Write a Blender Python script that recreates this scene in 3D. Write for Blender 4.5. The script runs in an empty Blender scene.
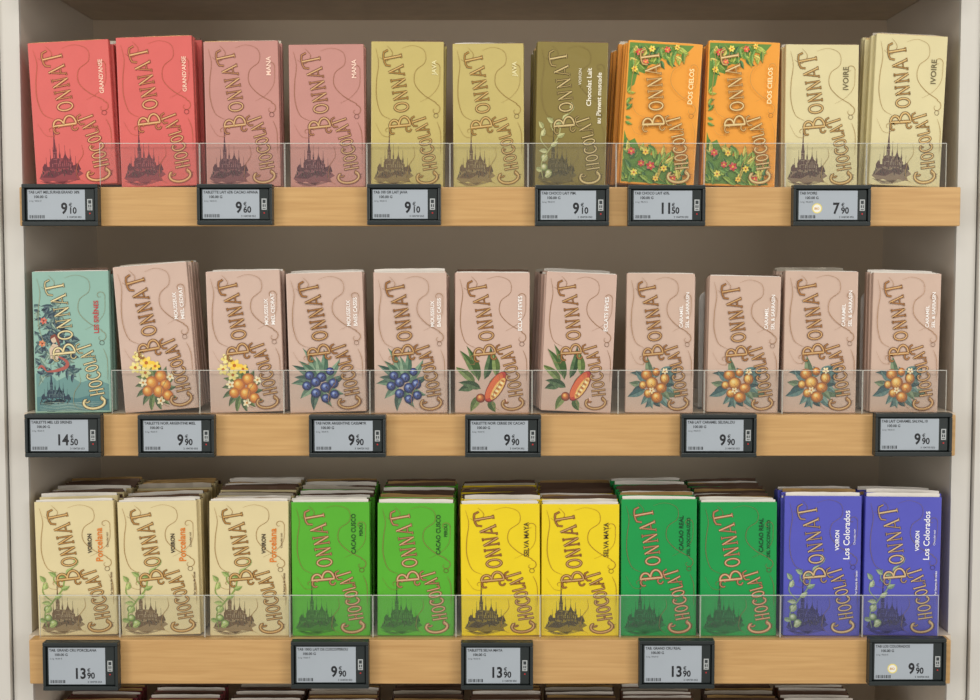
import bpy, math, random
from mathutils import Vector
random.seed(7)
scene=bpy.context.scene
COL=scene.collection
try:
    scene.view_settings.view_transform='Standard'
    scene.view_settings.look='None'
except Exception as e: print(e)

# ---------------------------------------------------------------- camera
F=1400.0; D=1.40; TH=math.radians(3.7); ZC=1.30
CAM=Vector((0,-D*math.cos(TH),ZC+D*math.sin(TH)))
FW=Vector((0,math.cos(TH),-math.sin(TH))); UP=Vector((0,math.sin(TH),math.cos(TH)))
cd=bpy.data.cameras.new("camera"); cam=bpy.data.objects.new("camera",cd); COL.objects.link(cam)
cam.location=CAM; cam.rotation_euler=(math.radians(90)-TH,0,0)
cd.sensor_width=36; cd.lens=36*F/980.0; cd.clip_start=0.01
scene.camera=cam
def W(px,py,Y):
    d=FW+Vector((1,0,0))*((px-490)/F)+UP*((350-py)/F)
    t=(Y-CAM.y)/d.y
    return CAM+d*t

# ---------------------------------------------------------------- materials
def lin(c):
    r=[]
    for v in c[:3]:
        v=max(0,min(255,v))/255.0
        r.append(v/12.92 if v<=0.04045 else ((v+0.055)/1.055)**2.4)
    return (r[0],r[1],r[2],1.0)
MATS={}
def mat(name,rgb,rough=0.5,metal=0.0,var=0.06,scale=40,bump=0.0,bscale=60,spec=0.4,coat=0.0):
    if name in MATS: return MATS[name]
    m=bpy.data.materials.new(name); m.use_nodes=True
    nt=m.node_tree; b=nt.nodes["Principled BSDF"]
    b.inputs["Roughness"].default_value=rough; b.inputs["Metallic"].default_value=metal
    b.inputs["Specular IOR Level"].default_value=spec
    b.inputs["Coat Weight"].default_value=coat; b.inputs["Coat Roughness"].default_value=0.15
    tc=nt.nodes.new("ShaderNodeTexCoord")
    n=nt.nodes.new("ShaderNodeTexNoise"); n.inputs["Scale"].default_value=scale; n.inputs["Detail"].default_value=4
    nt.links.new(tc.outputs["Object"],n.inputs["Vector"])
    r=nt.nodes.new("ShaderNodeValToRGB")
    c=lin(rgb)
    r.color_ramp.elements[0].position=0.3; r.color_ramp.elements[1].position=0.7
    r.color_ramp.elements[0].color=tuple(x*(1-var) for x in c[:3])+(1,)
    r.color_ramp.elements[1].color=tuple(min(1,x*(1+var)) for x in c[:3])+(1,)
    nt.links.new(n.outputs["Fac"],r.inputs["Fac"]); nt.links.new(r.outputs["Color"],b.inputs["Base Color"])
    if bump>0:
        n2=nt.nodes.new("ShaderNodeTexNoise"); n2.inputs["Scale"].default_value=bscale; n2.inputs["Detail"].default_value=3
        n2.inputs["Distortion"].default_value=0.8
        oi=nt.nodes.new("ShaderNodeObjectInfo"); ad=nt.nodes.new("ShaderNodeVectorMath"); ad.operation='ADD'
        nt.links.new(tc.outputs["Object"],ad.inputs[0]); nt.links.new(oi.outputs["Random"],ad.inputs[1])
        nt.links.new(ad.outputs[0],n2.inputs["Vector"])
        bp=nt.nodes.new("ShaderNodeBump"); bp.inputs["Strength"].default_value=bump; bp.inputs["Distance"].default_value=0.003
        nt.links.new(n2.outputs["Fac"],bp.inputs["Height"]); nt.links.new(bp.outputs["Normal"],b.inputs["Normal"])
    MATS[name]=m; return m
def ink_mat(name,metal,rough):
    m=bpy.data.materials.new(name); m.use_nodes=True; nt=m.node_tree; b=nt.nodes["Principled BSDF"]
    a=nt.nodes.new("ShaderNodeVertexColor"); a.layer_name="ink"
    nt.links.new(a.outputs["Color"],b.inputs["Base Color"])
    b.inputs["Metallic"].default_value=metal; b.inputs["Roughness"].default_value=rough
    return m
INK=ink_mat("printed_ink",0,0.42); FOIL=ink_mat("hot_foil_print",0.4,0.36)
def wood():
    m=bpy.data.materials.new("light_oak"); m.use_nodes=True; nt=m.node_tree; b=nt.nodes["Principled BSDF"]
    tc=nt.nodes.new("ShaderNodeTexCoord"); mp=nt.nodes.new("ShaderNodeMapping"); mp.inputs["Scale"].default_value=(9,100,190)
    n=nt.nodes.new("ShaderNodeTexNoise"); n.inputs["Scale"].default_value=1.5; n.inputs["Detail"].default_value=8; n.inputs["Distortion"].default_value=0.5
    r=nt.nodes.new("ShaderNodeValToRGB"); r.color_ramp.elements[0].position=0.25; r.color_ramp.elements[1].position=0.75
    r.color_ramp.elements[0].color=lin((192,148,92)); r.color_ramp.elements[1].color=lin((212,170,112))
    nt.links.new(tc.outputs["Object"],mp.inputs["Vector"]); nt.links.new(mp.outputs["Vector"],n.inputs["Vector"])
    nt.links.new(n.outputs["Fac"],r.inputs["Fac"]); nt.links.new(r.outputs["Color"],b.inputs["Base Color"])
    b.inputs["Roughness"].default_value=0.42
    return m
WOOD=wood()
def acrylic():
    m=bpy.data.materials.new("clear_acrylic"); m.use_nodes=True; nt=m.node_tree
    for n in list(nt.nodes): nt.nodes.remove(n)
    o=nt.nodes.new("ShaderNodeOutputMaterial"); t=nt.nodes.new("ShaderNodeBsdfTransparent"); t.inputs[0].default_value=(0.98,0.985,0.98,1)
    g=nt.nodes.new("ShaderNodeBsdfGlossy"); g.inputs["Roughness"].default_value=0.03
    d=nt.nodes.new("ShaderNodeBsdfDiffuse"); d.inputs[0].default_value=(0.85,0.85,0.83,1)
    fr=nt.nodes.new("ShaderNodeFresnel"); fr.inputs[0].default_value=1.25
    m1=nt.nodes.new("ShaderNodeMixShader"); m2=nt.nodes.new("ShaderNodeMixShader"); m2.inputs[0].default_value=0.018
    nt.links.new(fr.outputs[0],m1.inputs[0]); nt.links.new(t.outputs[0],m1.inputs[1]); nt.links.new(g.outputs[0],m1.inputs[2])
    nt.links.new(m1.outputs[0],m2.inputs[1]); nt.links.new(d.outputs[0],m2.inputs[2]); nt.links.new(m2.outputs[0],o.inputs[0])
    return m
ACR=acrylic()
def edge_mat():
    m=bpy.data.materials.new("acrylic_edge"); m.use_nodes=True; nt=m.node_tree; b=nt.nodes["Principled BSDF"]
    b.inputs["Base Color"].default_value=lin((235,235,226)); b.inputs["Roughness"].default_value=0.2; b.inputs["Alpha"].default_value=0.6
    return m
AEDGE=edge_mat()

# ---------------------------------------------------------------- mesh helpers
def box(vs,fs,ms,x0,x1,y0,y1,z0,z1,mi=0):
    b=len(vs)
    vs+=[(x0,y0,z0),(x1,y0,z0),(x1,y1,z0),(x0,y1,z0),(x0,y0,z1),(x1,y0,z1),(x1,y1,z1),(x0,y1,z1)]
    for f in [(0,3,2,1),(4,5,6,7),(0,1,5,4),(1,2,6,5),(2,3,7,6),(3,0,4,7)]:
        fs.append(tuple(b+i for i in f)); ms.append(mi)
def mk(name,vs,fs,ms,mats,loc=(0,0,0),parent=None,bevel=0):
    me=bpy.data.meshes.new(name); me.from_pydata(vs,[],fs)
    for m in mats: me.materials.append(m)
    me.polygons.foreach_set("material_index",ms); me.update()
    o=bpy.data.objects.new(name,me); COL.objects.link(o); o.location=loc
    if parent: o.parent=parent
    if bevel:
        md=o.modifiers.new("bevel",'BEVEL'); md.width=bevel; md.segments=2; md.limit_method='ANGLE'
    return o
EPS=0.000009
def mixc(a,b,t): return tuple(a[i]*(1-t)+b[i]*t for i in range(3))
LB=60
def LY(l): return (LB+10) if l==70 else ((LB-2) if l==50 else ((LB-6) if l==40 else ((LB-5) if l==41 else l)))
class MB:
    def __init__(s,clamp=False): s.v=[];s.f=[];s.m=[];s.c=[];s.clamp=clamp;s.top=10
    def poly(s,pts,col,layer=1,mi=0):
        b=len(s.v); y=-EPS*LY(layer)
        s.v+=[(p[0]/1000,y,p[1]/1000) for p in pts]
        s.f.append(tuple(range(b,b+len(pts)))); s.m.append(mi); s.c.append(lin(col))
    def ribbon(s,pts,w,col,layer=1,mi=0):
        n=len(pts)
        if n<2: return
        L=[];R=[]
        for i,p in enumerate(pts):
            a=pts[max(0,i-1)]; c=pts[min(n-1,i+1)]
            if i>0 and i<n-1:
                d1=Vector((p[0]-a[0],p[1]-a[1])); d2=Vector((c[0]-p[0],c[1]-p[1]))
                if d1.length<1e-6 or d2.length<1e-6: d=Vector((1,0)); k=1
                else:
                    d1.normalize(); d2.normalize(); d=d1+d2
                    if d.length<0.3: d=d1.copy(); k=1
                    else:
                        d.normalize(); k=min(1.8,1/max(0.3,d.dot(d1)))
            else:
                d=Vector((c[0]-a[0],c[1]-a[1])); k=1
                if d.length>0: d.normalize()
            ww=(w[i] if isinstance(w,(list,tuple)) else w)/2*k
            nx,ny=-d.y*ww,d.x*ww
            L.append((p[0]+nx,p[1]+ny)); R.append((p[0]-nx,p[1]-ny))
        b=len(s.v); y=-EPS*LY(layer)
        for i in range(n):
            s.v.append((L[i][0]/1000,y,L[i][1]/1000)); s.v.append((R[i][0]/1000,y,R[i][1]/1000))
        for i in range(n-1):
            s.f.append((b+2*i,b+2*i+1,b+2*i+3,b+2*i+2)); s.m.append(mi); s.c.append(lin(col))
    def disc(s,cx,cz,rx,rz,col,layer=1,n=14,ang=0):
        ca,sa=math.cos(ang),math.sin(ang); P=[]
        for i in range(n):
            t=2*math.pi*i/n; x=rx*math.cos(t); z=rz*math.sin(t); P.append((cx+x*ca-z*sa,cz+x*sa+z*ca))
        s.poly(P,col,layer)
    def leaf(s,x,z,ang,L,wd,col,layer=None,rib=None,bend=0.12):
        if layer is None: layer=s.top; s.top+=2
        n=8; C=[];Wd=[]
        for i in range(n+1):
            t=i/n
            C.append((L*t*math.cos(ang+bend*2*t),L*t*math.sin(ang+bend*2*t))); Wd.append(wd/2*math.sin(math.pi*t**0.75))
        up=[];dn=[]
        for i in range(n+1):
            a=C[max(0,i-1)]; c=C[min(n,i+1)]; d=Vector((c[0]-a[0],c[1]-a[1])).normalized()
            up.append((x+C[i][0]-d.y*Wd[i],z+C[i][1]+d.x*Wd[i])); dn.append((x+C[i][0]+d.y*Wd[i],z+C[i][1]-d.x*Wd[i]))
        mid=[(x+c[0],z+c[1]) for c in C]
        for i in range(n):
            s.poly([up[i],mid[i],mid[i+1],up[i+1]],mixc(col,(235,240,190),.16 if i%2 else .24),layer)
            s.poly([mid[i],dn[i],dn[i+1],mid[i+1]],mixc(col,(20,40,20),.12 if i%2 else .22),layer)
        s.ribbon(mid,.35,rib or mixc(col,(20,30,10),.5),layer+1)
    def fruit(s,x,z,r,dark,mid,light,sx=1.0):
        l=s.top; s.top+=6
        for i,t in enumerate((0,.3,.55,.8,1.0)):
            c=mixc(dark,mid,t/.55) if t<=.55 else mixc(mid,light,(t-.55)/.45)
            rr=r*(1-.78*t); s.disc(x-r*.22*t,z+r*.28*t,rr*sx,rr,c,l+i,16)
    def flower(s,x,z,r,c1,c2,n=6,rot=0):
        l=s.top; s.top+=4
        for k in range(n):
            a=2*math.pi*k/n+rot
            s.disc(x+r*.55*math.cos(a),z+r*.55*math.sin(a),r*.5,r*.32,c1 if k%2 else mixc(c1,(255,255,255),.25),l+k%2,9,a)
        s.disc(x,z,r*.28,r*.28,c2,l+3,8)
    def text(s,body,x,z,size,col,layer=4,rot=False,mi=0,bold=0.0,align='L',sx=1.0):
        vs,fs,wd=textmesh(body,bold)
        off=0 if align=='L' else (-wd/2 if align=='C' else -wd)
        b=len(s.v); y=-EPS*LY(layer)
        for (a,c) in vs:
            a=(a+off)*size*sx; c=c*size
            if rot: a,c=-c,a
            s.v.append(((x+a)/1000,y,(z+c)/1000))
        for f in fs:
            s.f.append(tuple(b+i for i in f)); s.m.append(mi); s.c.append(lin(col))
    def make(s,name,parent,loc=(0,0,0)):
        if s.clamp: s.v=[(max(-.0376,min(.0376,a)),b,max(.0012,min(.1484,c))) for a,b,c in s.v]
        me=bpy.data.meshes.new(name); me.from_pydata(s.v,[],s.f); me.materials.append(INK); me.materials.append(FOIL)
        me.polygons.foreach_set("material_index",s.m)
        at=me.color_attributes.new("ink",'FLOAT_COLOR','CORNER'); buf=[]
        for p,c in zip(me.polygons,s.c): buf+=list(c)*p.loop_total
        at.data.foreach_set("color",buf); me.update()
        o=bpy.data.objects.new(name,me); COL.objects.link(o); o.location=loc
        if parent: o.parent=parent
        return o
TC={}
def textmesh(body,bold=0.0):
    k=(body,bold)
    if k in TC: return TC[k]
    cu=bpy.data.curves.new("t",'FONT'); cu.body=body; cu.size=1; cu.resolution_u=3; cu.offset=bold
    o=bpy.data.objects.new("t",cu); COL.objects.link(o)
    dg=bpy.context.evaluated_depsgraph_get(); dg.update()
    me=bpy.data.meshes.new_from_object(o.evaluated_get(dg))
    vs=[(v.co.x,v.co.y) for v in me.vertices]; fs=[tuple(p.vertices) for p in me.polygons]
    wd=max([v[0] for v in vs]) if vs else 0
    bpy.data.objects.remove(o); bpy.data.meshes.remove(me); bpy.data.curves.remove(cu)
    TC[k]=(vs,fs,wd); return TC[k]

# ---------------------------------------------------------------- ornate letters
def arc(cx,cy,rx,ry,a0,a1,n=14):
    return [(cx+rx*math.cos(math.radians(a0+(a1-a0)*i/n)),cy+ry*math.sin(math.radians(a0+(a1-a0)*i/n))) for i in range(n+1)]
def serif(x,y,w=.24): return [(x-w/2,y),(x+w/2,y)]
GL={
'O':(.72,[(arc(.36,.5,.27,.45,0,360,20),1)]),
'C':(.78,[(arc(.45,.5,.36,.47,52,312,20),1.1),(arc(.60,.80,.10,.10,0,270,8),.5),(arc(.66,.06,.14,.12,170,20,7),.5)]),
'H':(.74,[([(.15,0),(.15,1)],1),([(.57,0),(.57,1)],1),([(.15,.40),(.36,.52),(.57,.40)],.5),(serif(.15,.02),.45),(serif(.57,.02),.45),(serif(.15,.98),.45),(serif(.57,.98),.45)]),
'L':(.58,[([(.16,1),(.16,.05)],1),([(.1,.05),(.46,.05),(.52,.22)],.55),(serif(.16,.98),.45)]),
'A':(.74,[([(.06,0),(.35,1.0)],.55),([(.33,1.0),(.62,0)],1.1),([(.14,.30),(.54,.30)],.45),(serif(.06,.02,.2),.45),(serif(.62,.02),.45)]),
'T':(.74,[([(.37,0),(.37,.95)],1),([(-.06,.66),(.02,.90),(.2,.96),(.54,.96),(.72,.90),(.80,.66)],.6),(serif(.37,.02),.45)]),
'B':(.74,[([(.20,0),(.20,1)],1.1),(arc(.2,.75,.28,.22,90,-90,10),.85),(arc(.2,.27,.40,.26,90,-90,10),.85),(arc(.02,.86,.16,.13,-60,220,9),.45),(arc(.04,.10,.14,.12,30,260,7),.45)]),
'N':(.78,[([(.14,0),(.14,1)],.6),([(.12,1),(.60,0)],1.1),([(.60,0),(.60,1)],.6),(serif(.14,.02),.45),(serif(.60,.98),.45)]),
}
def bez(P0,P1,P2,t): return (P0[0]*(1-t)**2+2*P1[0]*t*(1-t)+P2[0]*t*t, P0[1]*(1-t)**2+2*P1[1]*t*(1-t)+P2[1]*t*t)
def word(mb,txt,P,sizes,fill,outl):
    adv=[GL[c][0]*s*1.10 for c,s in zip(txt,sizes)]; tot=sum(adv); cur=0
    N=60; pts=[bez(*P,i/N) for i in range(N+1)]; cum=[0]
    for i in range(N): cum.append(cum[-1]+math.dist(pts[i],pts[i+1]))
    k=cum[-1]/tot
    hi=mixc(fill,(255,236,190),.5); edge=mixc(fill,outl,.22)
    for c,s,a in zip(txt,sizes,adv):
        tgt=cur*k; i=max(j for j in range(N) if cum[j]<=tgt+1e-6)
        f=(tgt-cum[i])/(cum[i+1]-cum[i]); p=(pts[i][0]+(pts[i+1][0]-pts[i][0])*f,pts[i][1]+(pts[i+1][1]-pts[i][1])*f)
        j=min(N-1,max(0,min(range(N),key=lambda q:abs(cum[q]-(tgt+a*k/2))))); d=Vector((pts[j+1][0]-pts[j][0],pts[j+1][1]-pts[j][1])).normalized()
        n=Vector((-d.y,d.x)); kk=min(k,1.15)
        for st,wf in GL[c][1]:
            q=[(p[0]+d.x*x*s*kk+n.x*y*s,p[1]+d.y*x*s*kk+n.y*y*s) for x,y in st]
            w=max(0.55,.100*s*wf)
            mb.ribbon(q,w+1.05,outl,LB+1,0); mb.ribbon(q,w,edge,LB+2,1)
            if wf>=.8: mb.ribbon([(x-.1,z+.1) for x,z in q],w*.4,hi,LB+3,1)
        cur+=a
def sw(mb,pts,col,w=.55,layer=50):
    P=[pts[0]]+pts+[pts[-1]]; out=[]
    for i in range(1,len(P)-2):
        for k in range(7):
            t=k/7; a,b,c,d=P[i-1],P[i],P[i+1],P[i+2]
            out.append(tuple(0.5*((2*b[j])+(-a[j]+c[j])*t+(2*a[j]-5*b[j]+4*c[j]-d[j])*t*t+(-a[j]+3*b[j]-3*c[j]+d[j])*t**3) for j in (0,1)))
    out.append(pts[-1]); n=len(out)
    mb.ribbon(out,[w*(.45+1.1*math.sin(math.pi*i/(n-1))) for i in range(n)],col,layer,1)
def spir(cx,cz,r,a0,turn,n=9,end=.15):
    return [(cx+r*(1-(1-end)*i/n)*math.cos(math.radians(a0+turn*i/n)),cz+r*(1-(1-end)*i/n)*math.sin(math.radians(a0+turn*i/n))) for i in range(n+1)]

def lettering(mb,fill,outl,swirl):
    word(mb,"CHOCOLAT",((34,4),(31,40),(18,77)),[23,14.5,14,14,13.5,13.5,14,16],fill,outl)
    word(mb,"BONNAT",((4,60),(1,99),(-8,144)),[23,16,15.5,15.5,16.5,20],fill,outl)
    sw(mb,[(-6,143),(6,146),(18,141),(19,129),(9,120),(8,107),(17,96),(30,88)]+spir(30,80,6.5,80,-320),swirl,.42)
    sw(mb,[(-34,143),(-31,128),(-33,110),(-33,92),(-28,76),(-18,70)],swirl,.42)
    sw(mb,[(14,88),(26,95),(34,106),(35,122)]+spir(30,124,5,0,320),swirl,.36)
    sw(mb,[(-34,66),(-27,54),(-19,52)]+spir(-21,58,5.5,-70,330),swirl,.36)
    sw(mb,[(8,3),(1,9),(2,22),(8,32),(7,42)],swirl,.36)
    sw(mb,[(36,34),(36,56),(32,68)],swirl,.36)
    sw(mb,[(-22,146),(-16,138),(-22,130),(-30,134)],swirl,.34)
def church(mb,col,x=-33,z=9,s=0.98,hatch=None,bg=None,f=.2):
    if bg: col=mixc(col,bg,f)
    T=lambda P:[(x+a*s,z+b*s) for a,b in P]
    md=mixc(col,bg or (230,205,180),.36); lt=mixc(col,mixc(bg or (240,220,195),(255,255,255),.2),.65); dk=mixc(col,(20,10,14),.35)
    mb.poly(T([(-3,0),(0,5),(2,8),(5,9),(8,10),(28,11),(33,9),(37,7),(41,3),(36,0),(38,-4),(26,-3),(20,-7),(10,-3),(4,-5)]),md,1)
    mb.poly(T([(0,1),(4,5),(9,8),(16,6),(24,9),(33,6),(28,2),(20,4),(12,0)]),col,2)
    for i in range(18): 
        p=T([(-1+i*2.3,1+(i*7%5)*1.5)])[0]; mb.leaf(p[0],p[1],1.2+(i%3)*.3,4.4*s,1.7,dk if i%2 else col,3)
    mb.poly(T([(8,10),(8,17),(11,21),(27,20),(31,15),(31,10)]),col,4)
    mb.poly(T([(18,17.4),(19,20),(27,19.4),(30,16)]),md,5)
    mb.poly(T([(21,10),(21,18),(24,26),(27,18),(27,10)]),col,5); mb.poly(T([(22.4,12),(22.4,17),(24,21),(25.6,17),(25.6,12)]),md,6)
    mb.poly(T([(1,8),(1,12),(3.5,16),(6,12),(8,12),(8,8)]),col,4); mb.poly(T([(30,8),(30,12),(34,13),(36,15),(38,10),(38,7)]),col,4)
    for tx,w,h,sp in [(14,3.8,29,58),(9.4,1.2,20,31),(18.6,1.4,22,36),(29,1.6,18,30),(24,1.0,25,34),(5,1.0,14,22),(34,1.0,13,22)]:
        mb.poly(T([(tx-w/2,9),(tx-w/2,h),(tx-w*.36,h+1),(tx-w*.14,h+(sp-h)*.45),(tx-.15,sp),(tx+.15,sp),(tx+w*.14,h+(sp-h)*.45),(tx+w*.36,h+1),(tx+w/2,h),(tx+w/2,9)]),col,7)
        if w>1.3:
            mb.poly(T([(tx-w/2,h-1),(tx-w/2-.3,h+5),(tx-w/2+.5,h-1)]),dk,7); mb.poly(T([(tx+w/2-.5,h-1),(tx+w/2+.3,h+5),(tx+w/2,h-1)]),dk,7)
            mb.ribbon(T([(tx+w*.26,11),(tx+w*.26,h-1)]),.45,md,8)
            for q in (2,9.5,14): mb.ribbon(T([(tx-w/2,h-q),(tx+w/2,h-q)]),.35,lt,8)
            mb.ribbon(T([(tx-w/5,h-8),(tx-w/5,h-4)]),.5,lt,9)
    for a in range(9,31,2): mb.ribbon(T([(a,11.5),(a,15)]),.5,lt,6)
    for i in range(7):
        mb.ribbon(T([(-2+i*1.6,-3-i*.8),(10+i,-5-i*.5),(36-i*3,-3.4-i*.8)]),.35,hatch or col,1)
def ill_lemon(mb):
    random.seed(3); cx,cz=-4,26
    for i in range(15):
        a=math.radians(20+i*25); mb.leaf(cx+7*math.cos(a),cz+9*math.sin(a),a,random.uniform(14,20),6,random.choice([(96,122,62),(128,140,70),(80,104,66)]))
    for i,(x,z,r) in enumerate([(-20,57,6),(-12,50,7),(-24,46,6),(-3,46,5.5),(-14,40,6)]):
        mb.flower(x,z,r,(246,206,70) if i%2 else (240,222,130),(190,110,40),6,i)
    for x,z,r in [(2,35,6.5),(-8,29,7),(6,26,6),(-1,20,6.5),(-13,21,5.5),(8,15,5.5)]:
        mb.fruit(x,z,r,(190,104,40),(236,160,60),(255,220,130))
    for x,z in [(12,34),(-17,30),(0,10)]: mb.flower(x,z,4.4,(250,236,190),(220,150,50),5,x)
def ill_berry(mb):
    random.seed(4); cx,cz=-8,30
    for i,(a,L) in enumerate([(70,34),(100,38),(130,30),(165,24),(205,20),(245,24),(285,22),(40,30),(10,24),(325,22),(84,26),(150,22),(116,28)]):
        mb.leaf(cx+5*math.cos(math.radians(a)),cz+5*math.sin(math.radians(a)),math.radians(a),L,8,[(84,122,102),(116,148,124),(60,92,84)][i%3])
    for x,z,r in [(-18,40,5),(3,44,4.4),(-6,38,5.4),(-21,29,5),(-12,33,5.4),(6,31,5.4),(-2,27,5.6),(-12,21,5.2),(-2,15,4.8),(7,19,4.8)]:
        mb.fruit(x,z,r,(30,38,84),(70,92,166),(166,184,226)); l=mb.top
        mb.flower(x+r*.15,z-r*.1,r*.34,(38,46,96),(20,24,60),5,x)
def ill_pod(mb):
    for i,(x,z,a,L) in enumerate([(-14,34,95,40),(-8,36,66,36),(-18,32,128,28),(-4,30,28,26),(-18,28,180,18),(-12,18,225,20),(-2,14,280,14),(-12,26,150,24),(4,40,84,26),(-16,38,108,34)]):
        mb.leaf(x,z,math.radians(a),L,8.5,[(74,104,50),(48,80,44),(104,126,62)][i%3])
    l=mb.top; ang=-.55
    mb.disc(4,28,8.0,19.0,(116,28,30),l,22,ang); mb.disc(3.6,28.4,7.1,18.0,(196,60,46),l+1,22,ang); mb.disc(2,29,4.8,16,(226,110,62),l+2,18,ang); 
    mb.disc(6,26,4.2,13.5,(244,196,110),l+3,18,ang)
    for t in range(-4,5): mb.disc(6+math.sin(.55)*t*2.5,26+math.cos(.55)*t*2.5,2.4,1.1,(250,234,180) if t%2 else (196,120,60),l+4,10,ang)
    mb.top=l+6
    mb.fruit(-12,16,5,(120,50,30),(206,110,50),(250,200,110),1.0); mb.flower(14,12,4,(240,200,180),(200,90,60),5)
def ill_apricot(mb):
    random.seed(5); cx,cz=-6,30
    for i in range(24):
        a=math.radians(18+i*15+random.uniform(-12,12)); r=random.uniform(7,13)
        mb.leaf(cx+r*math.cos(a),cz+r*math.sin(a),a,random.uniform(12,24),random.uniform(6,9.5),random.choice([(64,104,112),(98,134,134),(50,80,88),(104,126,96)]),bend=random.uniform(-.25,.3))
    for x,z,r,sx in [(-15,41,5.8,1.1),(-4,44,4.4,1),(6,37,6,.9),(-19,30,4.4,1),(-9,32,7,1.05),(2,27,5.6,1.15),(-13,21,4.8,1),(-3,17,6,1.1)]:
        c=random.choice([(236,170,70),(230,150,60),(242,186,90)])
        mb.fruit(x,z,r,(160,92,36),c,(255,228,150),sx); mb.ribbon([(x-r*.1,z-r*.1),(x+r*.3,z-r*.6)],.4,(130,80,30),mb.top)
    for x,z in ((-9,24),(6,45)): mb.flower(x,z,3.6,(250,226,170),(210,130,50),5,x)
def ill_tropic(mb):
    random.seed(11); G=[(94,146,54),(146,176,62),(66,118,58),(176,196,70),(226,206,90),(112,160,62)]
    mb.poly([(-37.4,148),(30,148),(24,141),(14,142),(6,134),(-2,135),(-8,126),(-16,127),(-20,116),(-27,118),(-30,104),(-37.4,98)],(100,142,56),1)
    mb.poly([(-37.4,2),(32,2),(26,9),(18,13),(12,22),(4,25),(0,33),(-8,31),(-12,40),(-20,37),(-26,48),(-33,44),(-37.4,56)],(98,138,54),1)
    for i in range(54):
        t=i/53; x=-37+64*t*random.uniform(.6,1); z=147-random.uniform(0,28)*(1-.6*t)
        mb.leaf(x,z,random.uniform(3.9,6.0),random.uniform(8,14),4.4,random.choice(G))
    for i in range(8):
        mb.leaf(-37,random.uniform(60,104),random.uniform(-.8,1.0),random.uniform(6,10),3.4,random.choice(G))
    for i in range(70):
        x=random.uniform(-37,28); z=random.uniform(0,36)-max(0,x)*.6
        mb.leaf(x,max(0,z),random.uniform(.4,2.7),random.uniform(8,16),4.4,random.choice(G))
    for i,(x,z,r,c) in enumerate([(-27,138,4,(214,56,44)),(-14,142,3.4,(244,214,70)),(-31,120,3.4,(244,204,60)),(2,142,3.4,(226,80,50)),(12,145,3,(244,206,70)),(-20,128,3.4,(232,100,60)),(-8,20,4.6,(206,50,44)),(-25,12,3.8,(244,214,80)),(6,18,3.6,(244,206,60)),(-29,34,4,(218,60,50)),(16,8,3.4,(216,56,50)),(-14,34,3.4,(244,200,60)),(-18,22,3.6,(206,60,50)),(-2,7,3.2,(244,196,60))]):
        mb.flower(x,z,r,c,(240,190,60) if c[1]<150 else (200,90,40),6,i)
def ill_siren(mb):
    random.seed(12)
    mb.poly([(-37,2),(37,2),(37,30),(22,36),(8,32),(-4,40),(-16,34),(-26,46),(-37,42)],(108,150,146),1)
    mb.poly([(-37,2),(37,2),(37,14),(20,19),(4,15),(-14,20),(-37,17)],(80,126,130),2)
    for i in range(170):
        x=random.uniform(-37,4); z=random.uniform(40,116)
        if x>-14 and z>84: x-=14
        mb.leaf(x,z,random.uniform(0,6.28),random.uniform(6,14),3.6,random.choice([(40,62,88),(76,108,116),(130,160,150),(52,78,98),(46,70,92)]),3+i%14)
    mb.top=20
    for x,z,r,c in [(-28,98,3.6,(206,94,70)),(-30,74,3.6,(214,120,70)),(-18,60,3.4,(236,226,200))]: 
        mb.flower(x,z,r,c,(120,50,40),6,x)
    mb.top=40
    sw(mb,[(-26,44),(-16,45),(-6,49),(-6,55),(-16,61)],(176,96,86),2.4,37); sw(mb,[(-26,44),(-31,50),(-35,47)],(176,96,86),1.6,37)
    mb.poly([(-22,58),(-15,56),(-12,64),(-14,72),(-19,74),(-23,68)],(216,190,164),38); mb.disc(-18,78,3,3.6,(216,190,164),39); mb.poly([(-22,78),(-21,82),(-17,84),(-13,80),(-12,70),(-15,75),(-17,81)],(130,64,50),42)
    church(mb,(34,54,72),-33,8,.8,bg=(134,172,158),f=.05)
    for i in range(6): sw(mb,[(-34,2+i*1.6),(-18,3+i*1.6),(-4,2+i*1.6),(14,3+i*1.6),(30,2+i*1.8)],(184,208,194),.3,43)
def foliage(mb,col,col2):
    random.seed(9)
    sw(mb,[(-30,8),(-32,24),(-24,38),(-14,52),(-10,68),(2,80)],col,1.0,40); sw(mb,[(-24,38),(-33,48),(-32,60)],col,.8,40); sw(mb,[(-14,52),(-22,62),(-20,72)],col,.8,40)
    for x,z,a in [(-31,16,150),(-31,26,40),(-26,36,160),(-22,42,20),(-32,52,60),(-31,60,110),(-15,52,10),(-20,66,130),(-11,64,150),(-10,70,30),(0,79,80),(-28,10,20)]:
        mb.leaf(x,z,math.radians(a),9,5,col if a%20 else col2,41)
    for x,z in [(-29,20),(-24,14),(-29,30)]: mb.fruit(x,z,4,mixc(col,(30,60,20),.4),col2,mixc(col2,(255,255,255),.5))

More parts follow.
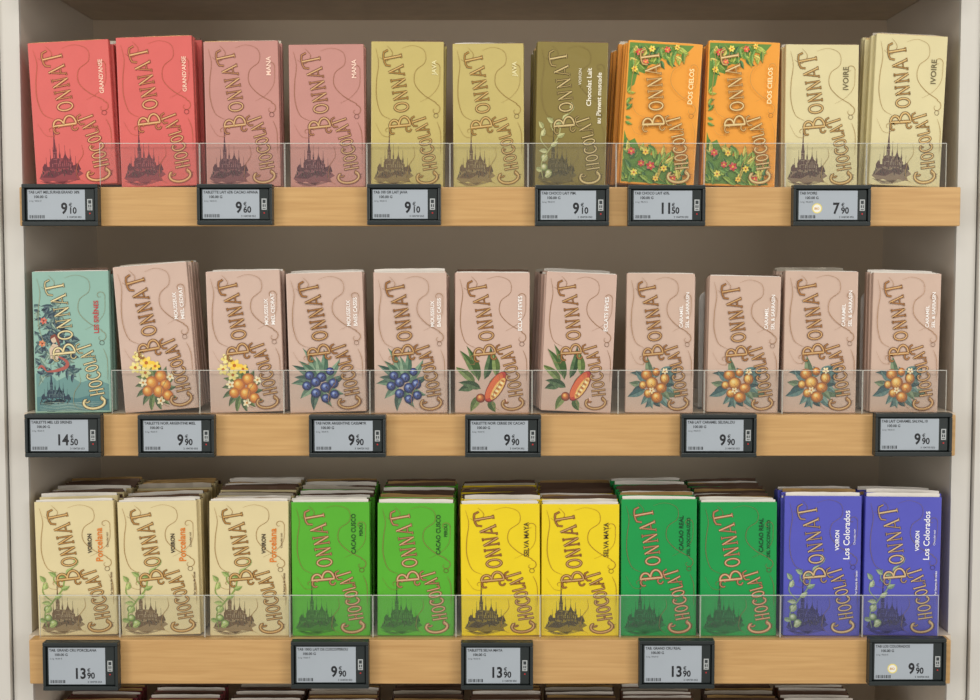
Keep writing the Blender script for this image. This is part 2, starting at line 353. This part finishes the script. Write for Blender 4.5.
def T1(s,col,size=5.2,x=33,z=100,bold=.012): return lambda mb: mb.text(s,x,z,size,col,70,rot=True,bold=bold)
def T2(a,b,col): 
    def f(mb):
        mb.text(a,25.5,92,5.4,col,70,rot=True,bold=.015); mb.text(b,32.5,92,5.4,col,70,rot=True,bold=.015)
    return f
GOLD=(206,172,112); GDK=(104,72,44)
def small(mb,col,x=33): 
    mb.text("100 g",x+2,8,2.6,col,70,rot=True)
    mb.ribbon([(31+2.4*math.cos(a*.7),74+2.4*math.sin(a*.7)) for a in range(10)],.4,col,70)
def _voiron(name,ncol,vcol,ncol2,fc1,fc2):
    def f(mb):
        mb.text("VOIRON",16.5,92,5.6,vcol,70,rot=True,bold=.03)
        mb.text(name,27,82,9.6 if len(name)<11 else 8.8,ncol,70,rot=True,bold=.015)
        mb.text("Chocolat noir",33,98,3.0,ncol2,70,rot=True,bold=.01); mb.text("Pur beurre de cacao",35.5,44,3.2,ncol2,70,rot=True,bold=.02)
        foliage(mb,fc1,fc2)
    return f
def _piment(mb):
    mb.text("Chocolat Lait",21,84,7.2,(248,240,216),70,rot=True,bold=.02)
    mb.text("au Piment muscade",32,66,6.8,(248,240,216),70,rot=True,bold=.02)
    mb.text("VOIRON",10,106,4.4,(240,232,205),70,rot=True,bold=.01)
    foliage(mb,(184,182,120),(202,198,140))
def CH(col,bg,f=.10): return [lambda m:church(m,col,bg=bg,f=f)]
K={
'coral':dict(c=(220,104,98),il=CH((92,30,44),(218,102,98)),tx=[T1("GRAND'ANSE",(255,214,190),5.8,32,94,.018)],fill=(222,156,92),out=(124,42,42),lab="coral red wrapped bar, gold lettering, dark church print"),
'dusty':dict(c=(198,142,132),il=CH((80,38,48),(198,134,126)),tx=[T1("MANA",(255,220,200),6.8,31,114,.018)],fill=(208,154,98),out=(106,54,48),lab="dusty pink wrapped bar, gold lettering, dark church print"),
'java':dict(c=(200,182,112),il=CH((96,70,44),(202,186,116)),tx=[T1("JAVA",(240,230,176),6.8,31,116,.018)],fill=(204,158,76),out=(104,76,38),lab="pale khaki yellow wrapped bar with gold lettering"),
'olive':dict(c=(138,122,62),il=CH((78,68,36),(146,130,70)),tx=[_piment],fill=(214,188,120),out=(76,58,28),lab="olive green wrapped bar with cream script text"),
'orange':dict(c=(240,162,60),il=[ill_tropic],tx=[T1("DOS CIELOS",(255,236,176),6.8,31,86,.018)],fill=(236,206,136),out=(134,78,30),lab="orange wrapped bar with tropical leaves and flowers"),
'ivory':dict(c=(222,210,162),il=CH((84,56,52),(222,210,160),.06),tx=[T1("IVOIRE",(104,92,56),8.2,28,102)],fill=(206,164,90),out=(104,76,46),lab="ivory cream wrapped bar with gold lettering"),
'teal':dict(c=(146,184,170),il=[ill_siren],tx=[T1("LES SIRÈNES",(196,60,60),6.6,28,84,.02)],fill=(238,220,160),out=(54,54,50),lab="teal green wrapped bar with dark sea scene print"),
'lemon':dict(c=(210,182,166),il=[ill_lemon],tx=[T2("MOUSSEUX","MIEL CEDRAT",(255,252,248))],fill=(196,140,78),out=(112,72,46),lab="rose beige wrapped bar with yellow blossom print"),
'berry':dict(c=(210,182,166),il=[ill_berry],tx=[T2("MOUSSEUX","BAIES CASSIS",(255,252,248))],fill=(196,140,78),out=(112,72,46),lab="rose beige wrapped bar with blueberry print"),
'pod':dict(c=(210,180,164),il=[ill_pod],tx=[T1("ECLATS FEVES",(255,252,248),6.0,31,88,.018)],fill=(196,140,78),out=(112,72,46),lab="rose beige wrapped bar with red cocoa pod print"),
'apricot':dict(c=(208,180,162),il=[ill_apricot],tx=[T2("CARAMEL","SEL & SARRASIN",(255,252,248))],fill=(196,140,78),out=(112,72,46),lab="rose beige wrapped bar with orange fruit print"),
'porcelana':dict(c=(226,210,162),il=CH((100,72,42),(224,208,160)),tx=[_voiron("Porcelana",(226,126,34),(66,52,36),(110,80,50),(150,174,92),(178,196,112))],fill=(214,160,80),out=(106,74,42),lab="cream wrapped bar with orange and green print"),
'lime':dict(c=(88,178,46),il=CH((30,72,22),(84,174,44),.3),tx=[T1("CACAO CUSCO",(30,72,28),6.2,25,92,.015),T1("PEROU",(30,72,28),4.6,32,112,.015)],fill=(228,176,124),out=(118,52,44),lab="bright green wrapped bar with pale pink lettering"),
'yellow':dict(c=(240,212,26),il=CH((70,56,34),(238,210,26),.06),tx=[T1("SELVA MAYA",(84,66,26),6.8,28,90,.015)],fill=(206,146,72),out=(108,60,32),lab="bright yellow wrapped bar with gold brown lettering"),
'green':dict(c=(18,154,74),il=CH((8,60,30),(16,150,72),.3),tx=[T1("CACAO REAL",(8,60,32),6.2,25,94,.015),T1("DEL XOCONUZCO",(8,60,32),4.8,32,88,.015)],fill=(228,168,124),out=(116,54,42),lab="emerald green wrapped bar with pale pink lettering"),
'blue':dict(c=(86,88,190),il=CH((38,36,88),(84,86,186)),tx=[_voiron("Los Colorados",(248,248,252),(248,248,252),(232,232,244),(136,160,132),(172,186,150))],fill=(220,184,128),out=(60,44,80),lab="royal blue wrapped bar with white lettering"),
}
for k in('maroon','brown','wine','cocoa'):
    K[k]=dict(c={'maroon':(120,46,52),'brown':(110,76,58),'wine':(150,70,76),'cocoa':(84,62,52)}[k],il=[],tx=[],fill=GOLD,out=GDK,lab={'maroon':'dark red','brown':'brown','wine':'wine red','cocoa':'dark cocoa brown'}[k]+" wrapped bar packed upright in a row")

T=0.0084
M_REC=mat("wrapper_inside_shade",(56,40,34),0.7)  # dark brown carries the shadow in the recessed sleeve top
FOLDS=[mat("white_paper_fold",(232,226,216),0.55),mat("brown_foil_fold",(92,68,52),0.4,0.3),mat("silver_foil_fold",(180,170,154),0.35,0.5),mat("gold_foil_fold",(172,138,86),0.35,0.5)]
BODY={}
def bar_body(kind,w,h,gloss=False):
    key=(kind,round(w,4),round(h,4),gloss)
    if key in BODY: return BODY[key]
    r=.0010; prof=[]
    for cx,cy,a0 in [(w/2-r,r,-90),(w/2-r,T-r,0),(-w/2+r,T-r,90),(-w/2+r,r,180)]:
        for i in range(4):
            a=math.radians(a0+30*i); prof.append((cx+r*math.cos(a),cy+r*math.sin(a)))
    n=len(prof); vs=[];fs=[];ms=[]
    sc=lambda p,d:(p[0]*(1-d/(w/2)),T/2+(p[1]-T/2)*(1-d/(T/2)))
    levels=[(.0004,0.0),(0,.0008),(0,h-.0004),(.0002,h),(.0006,h),(.0009,h-.003)]
    for d,z in levels:
        for p in prof:
            q=sc(p,d); vs.append((q[0],q[1],z))
    for l in range(len(levels)-1):
        for i in range(n):
            j=(i+1)%n; fs.append((l*n+i,l*n+j,(l+1)*n+j,(l+1)*n+i)); ms.append(0 if l<4 else 1)
    fs.append(tuple(range(n-1,-1,-1))); ms.append(0)
    fs.append(tuple((len(levels)-1)*n+i for i in range(n))); ms.append(1)
    box(vs,fs,ms,-.006,.006,T,T+.0003,.003,h-.003,0)
    me=bpy.data.meshes.new("chocolate_bar"); me.from_pydata(vs,[],fs)
    semi=kind in('java','olive')
    m=mat(("glossy_" if gloss else "")+kind+"_paper",K[kind]['c'],0.2 if gloss else (.32 if semi else .38),0,0.03,30,0.8 if gloss else (.4 if semi else .26),20 if gloss else 18,coat=.8 if gloss else (.3 if semi else .15))
    me.materials.append(m); me.materials.append(M_REC); me.polygons.foreach_set("material_index",ms); me.update()
    BODY[key]=me; return me
FM={}
def fold_mesh(w,fi,var):
    key=(round(w,3),fi,var)
    if key in FM: return FM[key]
    rs=random.Random(var*13+fi)
    hl=.0026+rs.uniform(-.0008,.0016); hr=.0026+rs.uniform(-.0008,.0016); n=8; prof=[]
    for i in range(n+1):
        t=i/n; x=-w/2+.0014+(w-.0028)*t
        hz=hl+(hr-hl)*t+rs.uniform(-.00025,.00025)
        if i in(0,n): hz*=.85
        prof.append((x,T*.40+rs.uniform(-.0004,.0004),hz))
    vs=[];fs=[]
    for x,y,hz in prof:
        vs+= [(x,y-.0011,-.002),(x,y-.0006,hz),(x,y+.0007,hz-.0005),(x,y+.0016,-.002)]
    for i in range(n):
        for k in range(4):
            a=i*4+k; b=i*4+(k+1)%4; fs.append((a,b,b+4,a+4))
    fs.append((0,1,2,3)); fs.append((n*4+3,n*4+2,n*4+1,n*4))
    me=bpy.data.meshes.new("paper_fold"); me.from_pydata(vs,[],fs); me.materials.append(FOLDS[fi]); me.update()
    FM[key]=me; return me
PR={}
def prints(kind,w,h):
    global LB
    if kind in PR: return PR[kind]
    k=K[kind]
    LB=60
    a=MB(True)
    for f in k['il']: f(a)
    LB=max(60,a.top+10)
    b=MB(True); lettering(b,k['fill'],k['out'],mixc(mixc(k['fill'],k['out'],.45),k['c'],.25))
    for f in k['tx']: f(b)
    small(b,k['out'])
    oa=a.make("illustration",None); ob=b.make("lettering",None); r=(oa.data,ob.data)
    bpy.data.objects.remove(oa); bpy.data.objects.remove(ob)
    PR[kind]=r; return r
def add_bar(kind,x,y,z,w,h,roll,lean,front,group,label,fi,gloss=False,fz=1.0):
    o=bpy.data.objects.new("chocolate_bar",bar_body(kind,w,h,gloss)); COL.objects.link(o)
    o.location=(x,y,z+w/2*abs(math.sin(roll))+T*math.sin(lean)); o.rotation_euler=(-lean,-roll,0)
    o["label"]=label; o["category"]="chocolate bar"; o["group"]=group
    f=bpy.data.objects.new("paper_fold",fold_mesh(w,fi,random.randint(0,3))); COL.objects.link(f); f.parent=o; f.location=(0,0,h-.0005); f.scale=(1,1,fz)
    if front:
        for nm,me in zip(("illustration","lettering"),prints(kind,w,h)):
            c=bpy.data.objects.new(nm,me); COL.objects.link(c); c.parent=o; c.scale=(w/.078,1,h/.150)
    return o

# ---------------------------------------------------------------- shelving
STR=[(187,226),(415,456),(640,684),(872,914)]
XW=.472; YB=.29
SH=mat("shelf_laminate",(216,202,182),0.55)
decks=[]
LIPS=[(143,[100,200,285,367,450,528,616,704,785,866,946]),(370,[112,200,284,370,450,532,618,704,782,862,946]),(595,[40,120,205,290,373,456,540,620,700,780,862,938]),None,None]
for si,(a,b) in enumerate(STR+[(-52,-13)]):  # last entry: unseen shelf above, added to shade the upper back wall
    zt=W(490,a,-.006).z; zb=W(490,b,-.006).z; decks.append(zt)
    vs=[];fs=[];ms=[]
    box(vs,fs,ms,-XW+.001,XW-.001,.012,YB-.001,-.020,0); 
    box(vs,fs,ms,-XW+.001,XW-.001,.012,.03,-.034,-.020)
    s=mk("shelf",vs,fs,ms,[SH],(0,0,zt))
    s["label"]="beige shelf board with pale oak front strip"; s["category"]="shelf"; s["group"]="display shelves"
    vs=[];fs=[];ms=[]; hw=.4655
    box(vs,fs,ms,-hw,hw,-.006,.012,zb-zt,0)
    mk("wooden_front_strip",vs,fs,ms,[WOOD],(0,0,0),s,.0012)
    if LIPS[si]:
        ty,js=LIPS[si]; hz=W(490,ty,.004).z-zt
        for i in range(len(js)-1):
            x0=W(js[i],a,.004).x+.0006; x1=W(js[i+1],a,.004).x-.0006
            vs=[];fs=[];ms=[]
            box(vs,fs,ms,x0,x1,.0035,.0050,.0002,hz-.0006,0)
            box(vs,fs,ms,x0,x1,.0035,.0050,hz-.0006,hz,1)
            box(vs,fs,ms,x0-.0004,x0,.0035,.0050,.0002,hz,1)
            box(vs,fs,ms,x1,x1+.0004,.0035,.0050,.0002,hz,1)
            mk("acrylic_lip",vs,fs,ms,[ACR,AEDGE],(0,0,0),s)

# ---------------------------------------------------------------- setting
WB=mat("wall_laminate_taupe",(222,206,184),0.6,0,.03,6)
WS=mat("panel_laminate",(212,202,188),0.5,0,.02,6)
WF=mat("panel_front_white",(212,208,200),0.45,0,.02,6)
Z0,Z1=.55,1.95
def struct(name,x0,x1,y0,y1,z0,z1,m):
    vs=[];fs=[];ms=[]; box(vs,fs,ms,x0,x1,y0,y1,z0,z1); o=mk(name,vs,fs,ms,[m]); o["kind"]="structure"; return o
struct("wall_back",-XW-.02,XW+.02,YB,YB+.02,Z0,Z1,WB)
struct("wall_left",-XW-.019,-XW,.030,YB,Z0,Z1,WS)
struct("wall_right",XW,XW+.019,.030,YB,Z0,Z1,WS)
struct("trim_1",-XW-.0195,-XW,.024,.030,Z0,Z1,WF)
struct("trim_2",XW,XW+.0195,.024,.030,Z0,Z1,WF)
struct("trim_3",-XW-.20,-XW-.0215,.018,.10,Z0,Z1,WF)
struct("trim_4",XW+.0215,XW+.20,.018,.10,Z0,Z1,WF)

# ---------------------------------------------------------------- rows  (xlt,xrt,xlb,xrb,ytop,kind,n,dx)
R1=[(25,110,38,116,41,'coral',5,.6),(115,192,122,197,38,'coral',6,.8),(203,278,207,281,42,'dusty',3,.3),(288,364,291,365,45,'dusty',2,0),
(371,444,371,443,42,'java',3,0),(453,523,453,525,44,'java',2,0),(538,608,534,606,43,'olive',7,-.6),(629,703,619,694,42,'orange',7,-2.0),(709,780,703,775,43,'orange',4,-.2),(787,858,783,858,45,'ivory',3,-.3),(877,948,868,940,35,'ivory',4,-2.2)]
R2=[(31,109,36,111,270,'teal',3,0),(112,186,125,199,262,'lemon',6,.3),(205,280,211,284,270,'lemon',5,0),(285,363,291,366,272,'berry',6,-.3),(373,447,375,447,271,'berry',6,0),
(455,530,455,529,271,'pod',4,0),(547,617,540,611,271,'pod',8,-1.1),(627,695,625,693,272,'apricot',2,0),(710,781,706,778,275,'apricot',3,0),(786,858,782,856,270,'apricot',7,0),(874,941,869,938,272,'apricot',3,0)]
R3=[(33,115,40,117,500,'porcelana',14,0),(115,199,122,201,500,'porcelana',14,0),(208,290,211,288,499,'porcelana',14,0),(291,370,293,370,500,'lime',14,0),(377,455,378,453,501,'lime',14,0),
(460,540,462,540,502,'yellow',14,0),(541,620,542,618,502,'yellow',14,0),(620,698,622,695,497,'green',14,0),(700,777,700,776,500,'green',14,0),(784,862,783,859,494,'blue',6,0),(865,942,863,938,495,'blue',5,0)]
GR=["chocolate bars on the top shelf","chocolate bars on the middle shelf","chocolate bars on the lower shelf","chocolate bars on the bottom shelf"]
YF=.0085
for ri,R in enumerate((R1,R2,R3)):
    deck=decks[ri]; lean=math.radians(1.5 if ri<2 else 1.0)
    for bi,(xlt,xrt,xlb,xrb,yt,kind,n,dx) in enumerate(R):
        yt=yt+(2 if ri else 0)
        tl,tr=W(xlt,yt,YF+.004),W(xrt,yt,YF+.004)
        bl,br=W(xlb,STR[ri][0],YF),W(xrb,STR[ri][0],YF)
        w=((tr-tl).length+(br-bl).length)/2; w=min(w,.0805)
        xt=(tl.x+tr.x)/2; xb=(bl.x+br.x)/2
        h=((tl.z+tr.z)/2-deck); roll=math.atan2(-(xt-xb),h)
        h=h*math.cos(roll)-w/2*abs(math.sin(roll)) if abs(roll)>.04 else h
        gl=(ri==0 and bi in(5,))
        for i in range(n):
            rr=random.Random(ri*1000+bi*40+i)
            sp=.0094 if ri<2 else .0097
            jr=0 if i==0 else rr.uniform(-.010,.010)
            jx=0 if i==0 else rr.uniform(-.0014,.0014)
            fi=(0 if ri else rr.choice([1,3])) if i==0 else (0 if (i==1 and ri==2) else rr.choice([0,0,1,1,1,2,3,3] if ri==2 else [0,1,2,3]))
            lab=K[kind]['lab']+("" if i==0 else ", stacked upright")
            if abs(roll)>.05 and i==0: lab=K[kind]['lab']+", tilted"
            o=add_bar(kind,xb+i*dx*.001+jx,YF+i*sp,deck,w,h,roll+jr,lean,i==0,GR[ri],lab,fi,gl,.45 if (i==0 and ri<2) else (1.0 if ri<2 else (1.1 if i==0 else 1.3)))
            if i>0: o.scale=(1,1,rr.uniform(.975,1.018) if ri==2 else rr.uniform(.97,1.005))
deck=decks[3]
cols4=[(66,'maroon'),(150,'wine'),(232,'cocoa'),(306,'brown'),(392,'cocoa'),(470,'brown'),(540,'cocoa'),(622,'brown'),(706,'cocoa'),(770,'brown'),(830,'brown')]
for ci,(px,k) in enumerate(cols4):
    xb=W(px+36,700,.1).x
    if ci>0 and xb-lastx<.081: xb=lastx+.081
    lastx=xb
    if xb>.43: continue
    for i in range(6):
        add_bar(k,xb+random.uniform(-.001,.001),.072+i*.0125,deck,.077,.147,random.uniform(-.006,.006),math.radians(1),False,GR[3],K[k]['lab'],random.choice([0,1,2,3]))

# ---------------------------------------------------------------- price tags
HOLD=mat("tag_holder_plastic",(40,46,46),0.35,0,.03)
SCR=mat("tag_screen",(170,178,186),0.35,0,.02)
BLK=(28,30,34)
def tag(x0,x1,y0,y1,big,cents,title,sub,sticker,label):
    Yf=-.0060
    a=W(x0,y0,Yf-.009); b=W(x1,y1,Yf-.009); w=b.x-a.x; h=a.z-b.z; cx=(a.x+b.x)/2; cz=(a.z+b.z)/2
    vs=[];fs=[];ms=[]
    box(vs,fs,ms,-w/2,w/2,-.003,0,-h/2,h/2)
    box(vs,fs,ms,-w/2,w/2,-.012,-.003,h/2-.0040,h/2)
    box(vs,fs,ms,-w/2,w/2,-.012,-.003,-h/2,-h/2+.0045)
    box(vs,fs,ms,-w/2,-w/2+.003,-.012,-.003,-h/2+.0045,h/2-.0040)
    box(vs,fs,ms,w/2-.003,w/2,-.012,-.003,-h/2+.0045,h/2-.0040)
    o=mk("price_tag",vs,fs,ms,[HOLD],(cx,Yf,cz),None,.0008)
    o["label"]=label; o["category"]="price tag"; o["group"]="electronic price tags on shelf edges"
    vs=[];fs=[];ms=[]
    box(vs,fs,ms,-w/2+.0035,w/2-.0035,-.0100,-.003,-h/2+.0050,h/2-.0045)
    c=mk("label_casing",vs,fs,ms,[HOLD],(0,0,0),o,.001)
    sx0=-w/2+.0056; sx1=w/2-.0130; sz0=-h/2+.0062; sz1=h/2-.0056
    vs=[];fs=[];ms=[]; box(vs,fs,ms,sx0,sx1,-.0104,-.0099,sz0,sz1)
    sc=mk("screen",vs,fs,ms,[SCR],(0,0,0),c)
    mb=MB(); X0=sx0*1000;X1=sx1*1000;Z0_=sz0*1000;Z1_=sz1*1000
    mb.text(title,X0+.8,Z1_-3.7,3.7,BLK,1,bold=.025,sx=min(.9,(X1-X0-2)/(textmesh(title,.025)[2]*3.7)))
    mb.text(sub,X0+6,Z1_-8.2,3.6,BLK,1,bold=.025)
    mb.text("le kg  98,00 €",X0+1.5,Z1_-11.8,2.2,(60,62,66),1)
    cw=textmesh(big,.03)[2]*15
    bx=X0+(X1-X0)*.58 if len(big)==1 else X0+(X1-X0)*.44
    mb.text(big,bx,Z0_+6.0,15,BLK,1,bold=.03,sx=.85); ex=bx+cw*.85+1
    mb.text("€",ex+.5,Z0_+12.7,5,BLK,1,bold=.02); mb.text(cents,ex+.3,Z0_+6.0,8.6,BLK,1,bold=.03,sx=.9)
    x=X0+1.5; q=0
    while x<X0+17:
        wd=.35+(q*7%3)*.3; mb.poly([(x,Z0_+1.2),(x+wd,Z0_+1.2),(x+wd,Z0_+4.4),(x,Z0_+4.4)],BLK,1); x+=wd+.5+(q%2)*.3; q+=1
    mb.text("3 104730 052",X1-18,Z0_+1.6,2.6,BLK,1,bold=.015)
    bx0=X1+2.2; bz=(Z0_+Z1_)/2
    mb.poly([(bx0,bz-5.5),(bx0+5,bz-5.5),(bx0+5,bz+5.5),(bx0,bz+5.5)],(180,184,184),1)
    for (u0,v0,u1,v1) in [(1,1,4,4.4),(1,-2.8,2.2,0),(2.9,-2.8,4,0),(1,-4.6,4,-3.8)]:
        mb.poly([(bx0+u0,bz+v0),(bx0+u1,bz+v0),(bx0+u1,bz+v1),(bx0+u0,bz+v1)],(52,58,60),2)
    mb.disc(bx0+2.5,bz-8.6,.8,.8,(190,40,40),1,8)
    if sticker:
        mb.disc(X0+18,Z0_+11,5,5,(232,214,120),2,18); mb.disc(X0+18,Z0_+11,3.9,3.9,(240,238,226),3,18); mb.text("BIO",X0+15.4,Z0_+9.8,3,(200,140,40),4,bold=.03)
    mb.make("lettering",c,(0,-.01045,0))
TG=[(22,99,184,226,"9","10","TAB LAIT MEL.SURAB.GRAND 38%","100.00 G",0),(197,273,184,225,"9","60","TABLETTE LAIT 65% CACAO APANA","100.00 G",0),(367,441,184,225,"9","10","TAB 100 GR LAIT JAVA","100.00 G",0),(535,609,185,226,"9","10","TAB CHOCO LAIT PIM.","100.00 G",0),(628,705,185,226,"11","50","TAB CHOCO LAIT 65%.","100.00 G",0),(793,870,185,226,"7","90","TAB IVOIRE","100.00 G",1),
(25,102,414,457,"14","50","TABLETTE MEL LES SIRENES","100.00 G",0),(138,215,415,457,"9","90","TABLETTE NOIR ARGENTINE MIEL","100.00 G",0),(309,386,415,457,"9","90","TAB NOIR ARGENTINE CASS/MYR","100.00 G",0),(465,541,415,457,"9","90","TABLETTE NOIR CERISE DE CACAO","100.00 G",0),(681,756,414,457,"9","90","TAB LAIT CARAMEL SEL/SAL.DU","100.00 G",0),(875,951,413,456,"9","90","TAB LAIT CARAMEL SALVAL.10","100.00 G",0),
(43,119,642,690,"13","90","TAB. GRAND CRU PORCELANA","100.00 G",0),(291,369,641,688,"9","90","TAB 100G LAIT DE CUSCO/PEROU","100.00 G",0),(461,533,642,689,"13","90","TABLETTE SELVA MAYA","100.00 G",0),(639,714,640,688,"13","90","TAB. GRAND CRU REAL","100.00 G",0),(869,945,638,685,"9","90","TAB LOS COLORADOS","100.00 G",1)]
for t in TG:
    tag(*t,"dark grey electronic price tag reading %s.%s%s"%(t[4],t[5]," with round sticker" if t[8] else ""))

# ---------------------------------------------------------------- white plastic pusher plates behind sparse stacks
for px0,px1,pt in ((699,775,291),(861,935,291)):
    Y=.052; a=W(px0,pt,Y); b=W(px1,pt,Y); z0=decks[1]+.0003; w=b.x-a.x; h=a.z-z0; r=.010
    P=[(0,0),(w,0)]+[(w-r+r*math.cos(math.radians(t)),h-r+r*math.sin(math.radians(t))) for t in range(0,91,15)]+[(r+r*math.cos(math.radians(t)),h-r+r*math.sin(math.radians(t))) for t in range(90,181,15)]
    n=len(P); vs=[(x,0,z) for x,z in P]+[(x,.002,z) for x,z in P]; fs=[tuple(range(n)),tuple(range(2*n-1,n-1,-1))]+[(i,(i+1)%n,n+(i+1)%n,n+i) for i in range(n)]
    box(vs,fs,[],.0,w,.0,.045,0,.0015)
    o=mk("shelf_divider",vs,fs,[0]*len(fs),[mat("white_plastic",(240,238,232),.35)],(a.x,Y,z0))
    o["label"]="white rounded plastic pusher plate standing behind chocolate bars"; o["category"]="shelf divider"; o["group"]="plastic pusher plates"

# ---------------------------------------------------------------- light
def area(name,loc,rot,sx,sy,e,c):
    l=bpy.data.lights.new(name,'AREA'); l.shape='RECTANGLE'; l.size=sx; l.size_y=sy; l.energy=e; l.color=c
    o=bpy.data.objects.new(name,l); COL.objects.link(o); o.location=loc; o.rotation_euler=rot
area("ceiling_light",(0,-1.9,3.0),(math.radians(50),0,0),2.4,.6,26,(1,.965,.90))
area("side_fill_light",(2.3,-2.5,1.55),(math.radians(88),0,math.radians(43)),1.0,1.3,26,(1,.97,.91))  # two unseen side fills, added to brighten the shelf back
area("side_fill_light",(-2.3,-2.5,1.55),(math.radians(88),0,math.radians(-43)),1.0,1.3,26,(1,.97,.91))
w=bpy.data.worlds.new("world"); scene.world=w; w.use_nodes=True
w.node_tree.nodes["Background"].inputs[0].default_value=(1.0,.97,.92,1); w.node_tree.nodes["Background"].inputs[1].default_value=.46
